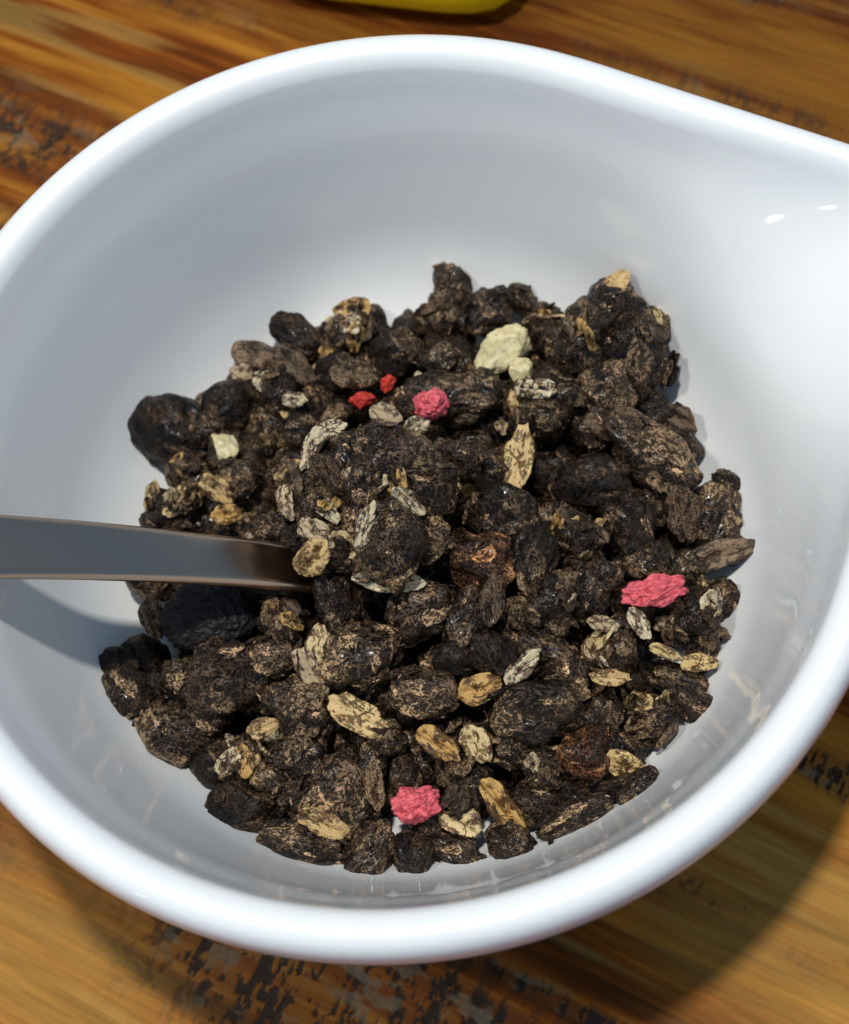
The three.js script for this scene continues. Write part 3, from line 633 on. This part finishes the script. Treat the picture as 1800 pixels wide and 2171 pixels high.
// the heaped cluster lying on the spoon
{
  const knobs = [[0.02, -0.06, 0.0, 0.52], [0.16, 0.08, -0.22, 0.48], [-0.16, 0.06, -0.22, 0.40], [0.36, 0.0, -0.08, 0.42], [0.14, 0.10, 0.27, 0.46], [-0.30, 0.0, 0.02, 0.34], [-0.22, -0.06, 0.26, 0.30], [0.36, -0.06, 0.22, 0.30], [-0.38, 0.0, -0.12, 0.24], [0.0, 0.2, -0.08, 0.26]];
  const spec = clusterSpec(91, 0, 24, 0.38, 0.50, knobs), S = 0.0262;
  const o = buildCluster(spec, S, 'granola_cluster', 0.42, mSpeck);
  for (const [x, y, z, L, W, yaw, tx, tz, m] of [   // the pale flakes one can pick out: place, length, width, turn, lean, stuff
    [-0.33, 0.19, -0.30, 0.30, 0.16, -62, 0.2, 0.5, mPales[0]], [-0.20, 0.22, -0.40, 0.20, 0.14, -20, -0.2, 0.2, mPales[0]], [0.12, -0.02, 0.50, 0.44, 0.15, 8, 0.7, 0.0, mPales[0]], [0.02, 0.30, 0.24, 0.30, 0.12, -65, 0.4, 0.5, mPales[0]],
    [0.06, 0.27, -0.02, 0.22, 0.15, -25, 0.5, 0, mPales[1]], [0.27, 0.18, 0.06, 0.26, 0.12, 40, 0.6, -0.3, mPales[0]], [-0.24, 0.16, 0.08, 0.24, 0.16, 50, 0.5, 0.2, mPales[0]], [0.20, 0.24, -0.04, 0.22, 0.16, 80, 0.4, -0.2, mOats[2]],
    [-0.34, 0.04, 0.36, 0.30, 0.24, -50, 0.8, 0.3, mOats[1]], [-0.31, 0.10, 0.22, 0.26, 0.16, 35, 0.5, 0.3, mPales[1]], [-0.50, 0.06, 0.0, 0.24, 0.18, 70, 0.2, 0.9, mPales[1]], [-0.02, 0.08, 0.44, 0.24, 0.16, -40, 0.9, 0.6, mTans[0]]]) {
    const f = mesh('oat_flake', pick(FLAKES), m, o); f.position.set(x * S, y * S, z * S); f.scale.set(L * S, L * S * 0.8, W * S * 1.4);
    f.quaternion.setFromUnitVectors(V(0, 1, 0), V(-tz, 1, tx).normalize()).multiply(new THREE.Quaternion().setFromAxisAngle(V(0, 1, 0), -yaw * Math.PI / 180));
  }
  o.position.set(-0.0052, 0.0325, -0.0015); o.rotation.set(0.12, -0.2, 0.0);
  tag(o, 'big flaky granola cluster heaped at the end of the spoon handle', 'granola');
}
// crumbs that fell on the bare wall of the bowl
for (const [x, z, s, label] of [[-0.0400, 0.0395, 0.0007, 'tiny dark crumb alone on the white wall nearest a black lump'], [0.0105, 0.0560, 0.0009, 'tiny reddish brown crumb on the white wall below the heap']]) {
  const o = mesh('crumb', LOWS[1], mDark); o.scale.setScalar(s); let y = 0.0065; while (wallRadius(y) < Math.hypot(x, z) && y < 0.054) y += 0.0002;
  o.position.set(x, y + s * 0.3, z); tag(o, label, 'crumb');
}
// ------------------------------------------------------------------ the bottle of yellow oil behind the bowl
{
  const t = thing('oil_bottle'), a = 0.030, rc = 0.010, yaw = -Math.atan2(0.425, 0.905);
  t.position.set(0.0322, 0.0003, -0.1525); t.rotation.y = yaw;
  const sec = (h, r) => { const o = []; for (let k = 0; k < 48; k++) { const th = (k + 0.5) / 48 * TAU, c = Math.cos(th), s = Math.sin(th), n = h > 0.016 ? 5 : 2.4, d = Math.pow(Math.abs(c) ** n + Math.abs(s) ** n, -1 / n); o.push([c * d * h, s * d * h]); } return o; };
  const loft = (rings) => {
    const P = [], idx = [], n = 48; for (const [y, h] of rings) for (const [x, z] of sec(h)) P.push(x, y, z);
    for (let i = 0; i < rings.length - 1; i++) for (let k = 0; k < n; k++) { const p = i * n + k, q = i * n + (k + 1) % n; idx.push(p, p + n, q, q, p + n, q + n); }
    const last = (rings.length - 1) * n; for (let k = 1; k < n - 1; k++) { idx.push(0, k, k + 1); idx.push(last, last + k + 1, last + k); }
    const g = new THREE.BufferGeometry(); g.setAttribute('position', new THREE.Float32BufferAttribute(P, 3)); g.setIndex(idx); g.computeVertexNormals(); return g;
  };
  const glass = new THREE.MeshPhysicalMaterial({ color: col(0.95, 0.80, 0.012), transmission: 0.35, thickness: 0, roughness: 0.06, ior: 1.47 });
  mesh('bottle_body', loft([[0, a * 0.80], [0.0006, a * 0.86], [0.002, a * 0.93], [0.0045, a * 0.98], [0.008, a], [0.030, a], [0.036, a * 0.96], [0.041, a * 0.82], [0.045, a * 0.58], [0.048, 0.0145], [0.056, 0.0138]]), glass, t);
  mesh('cap', loft([[0.0545, 0.0155], [0.0555, 0.016], [0.0665, 0.016], [0.068, 0.0148]]), new THREE.MeshStandardMaterial({ color: col(0.03, 0.06, 0.02), roughness: 0.4 }), t);
  tag(t, 'square glass bottle of yellow oil standing behind the bowl', 'bottle');
}
// ------------------------------------------------------------------ the hanging bulbs themselves, out of the picture
const BULB_LABELS = ['small lit bulb hanging straight above the bowl', 'lit bulb hanging to one side, beyond the spoon handle', 'distant faint bulb mirrored in the glaze near the pouring lip'];
LAMPS.forEach((L, i) => {
  const t = thing('hanging_bulb'), r = 0.02 * L.size * 1.15; t.position.set(...L.at);
  mesh('bulb', new THREE.SphereGeometry(r, 24, 16), new THREE.MeshStandardMaterial({ color: col(0.8, 0.8, 0.8), emissive: col(...L.rgb), emissiveIntensity: 4 }), t);
  const cap = new THREE.LatheGeometry([[0.0, 1.0], [0.55, 0.95], [0.62, 1.2], [0.6, 2.2], [0.3, 2.5], [0.12, 2.7], [0.12, 2.9], [0, 2.9]].map(([a, b]) => new THREE.Vector2(a * r, b * r)), 20);
  mesh('socket', cap, new THREE.MeshStandardMaterial({ color: col(0.05, 0.05, 0.05), roughness: 0.5 }), t);
  const cord = mesh('cord', new THREE.CylinderGeometry(0.0025, 0.0025, 0.8, 8), new THREE.MeshStandardMaterial({ color: col(0.03, 0.03, 0.03), roughness: 0.7 }), t); cord.position.y = 2.85 * r + 0.4;
  tag(t, BULB_LABELS[i], 'light bulb');
});
renderer.render(scene, camera);
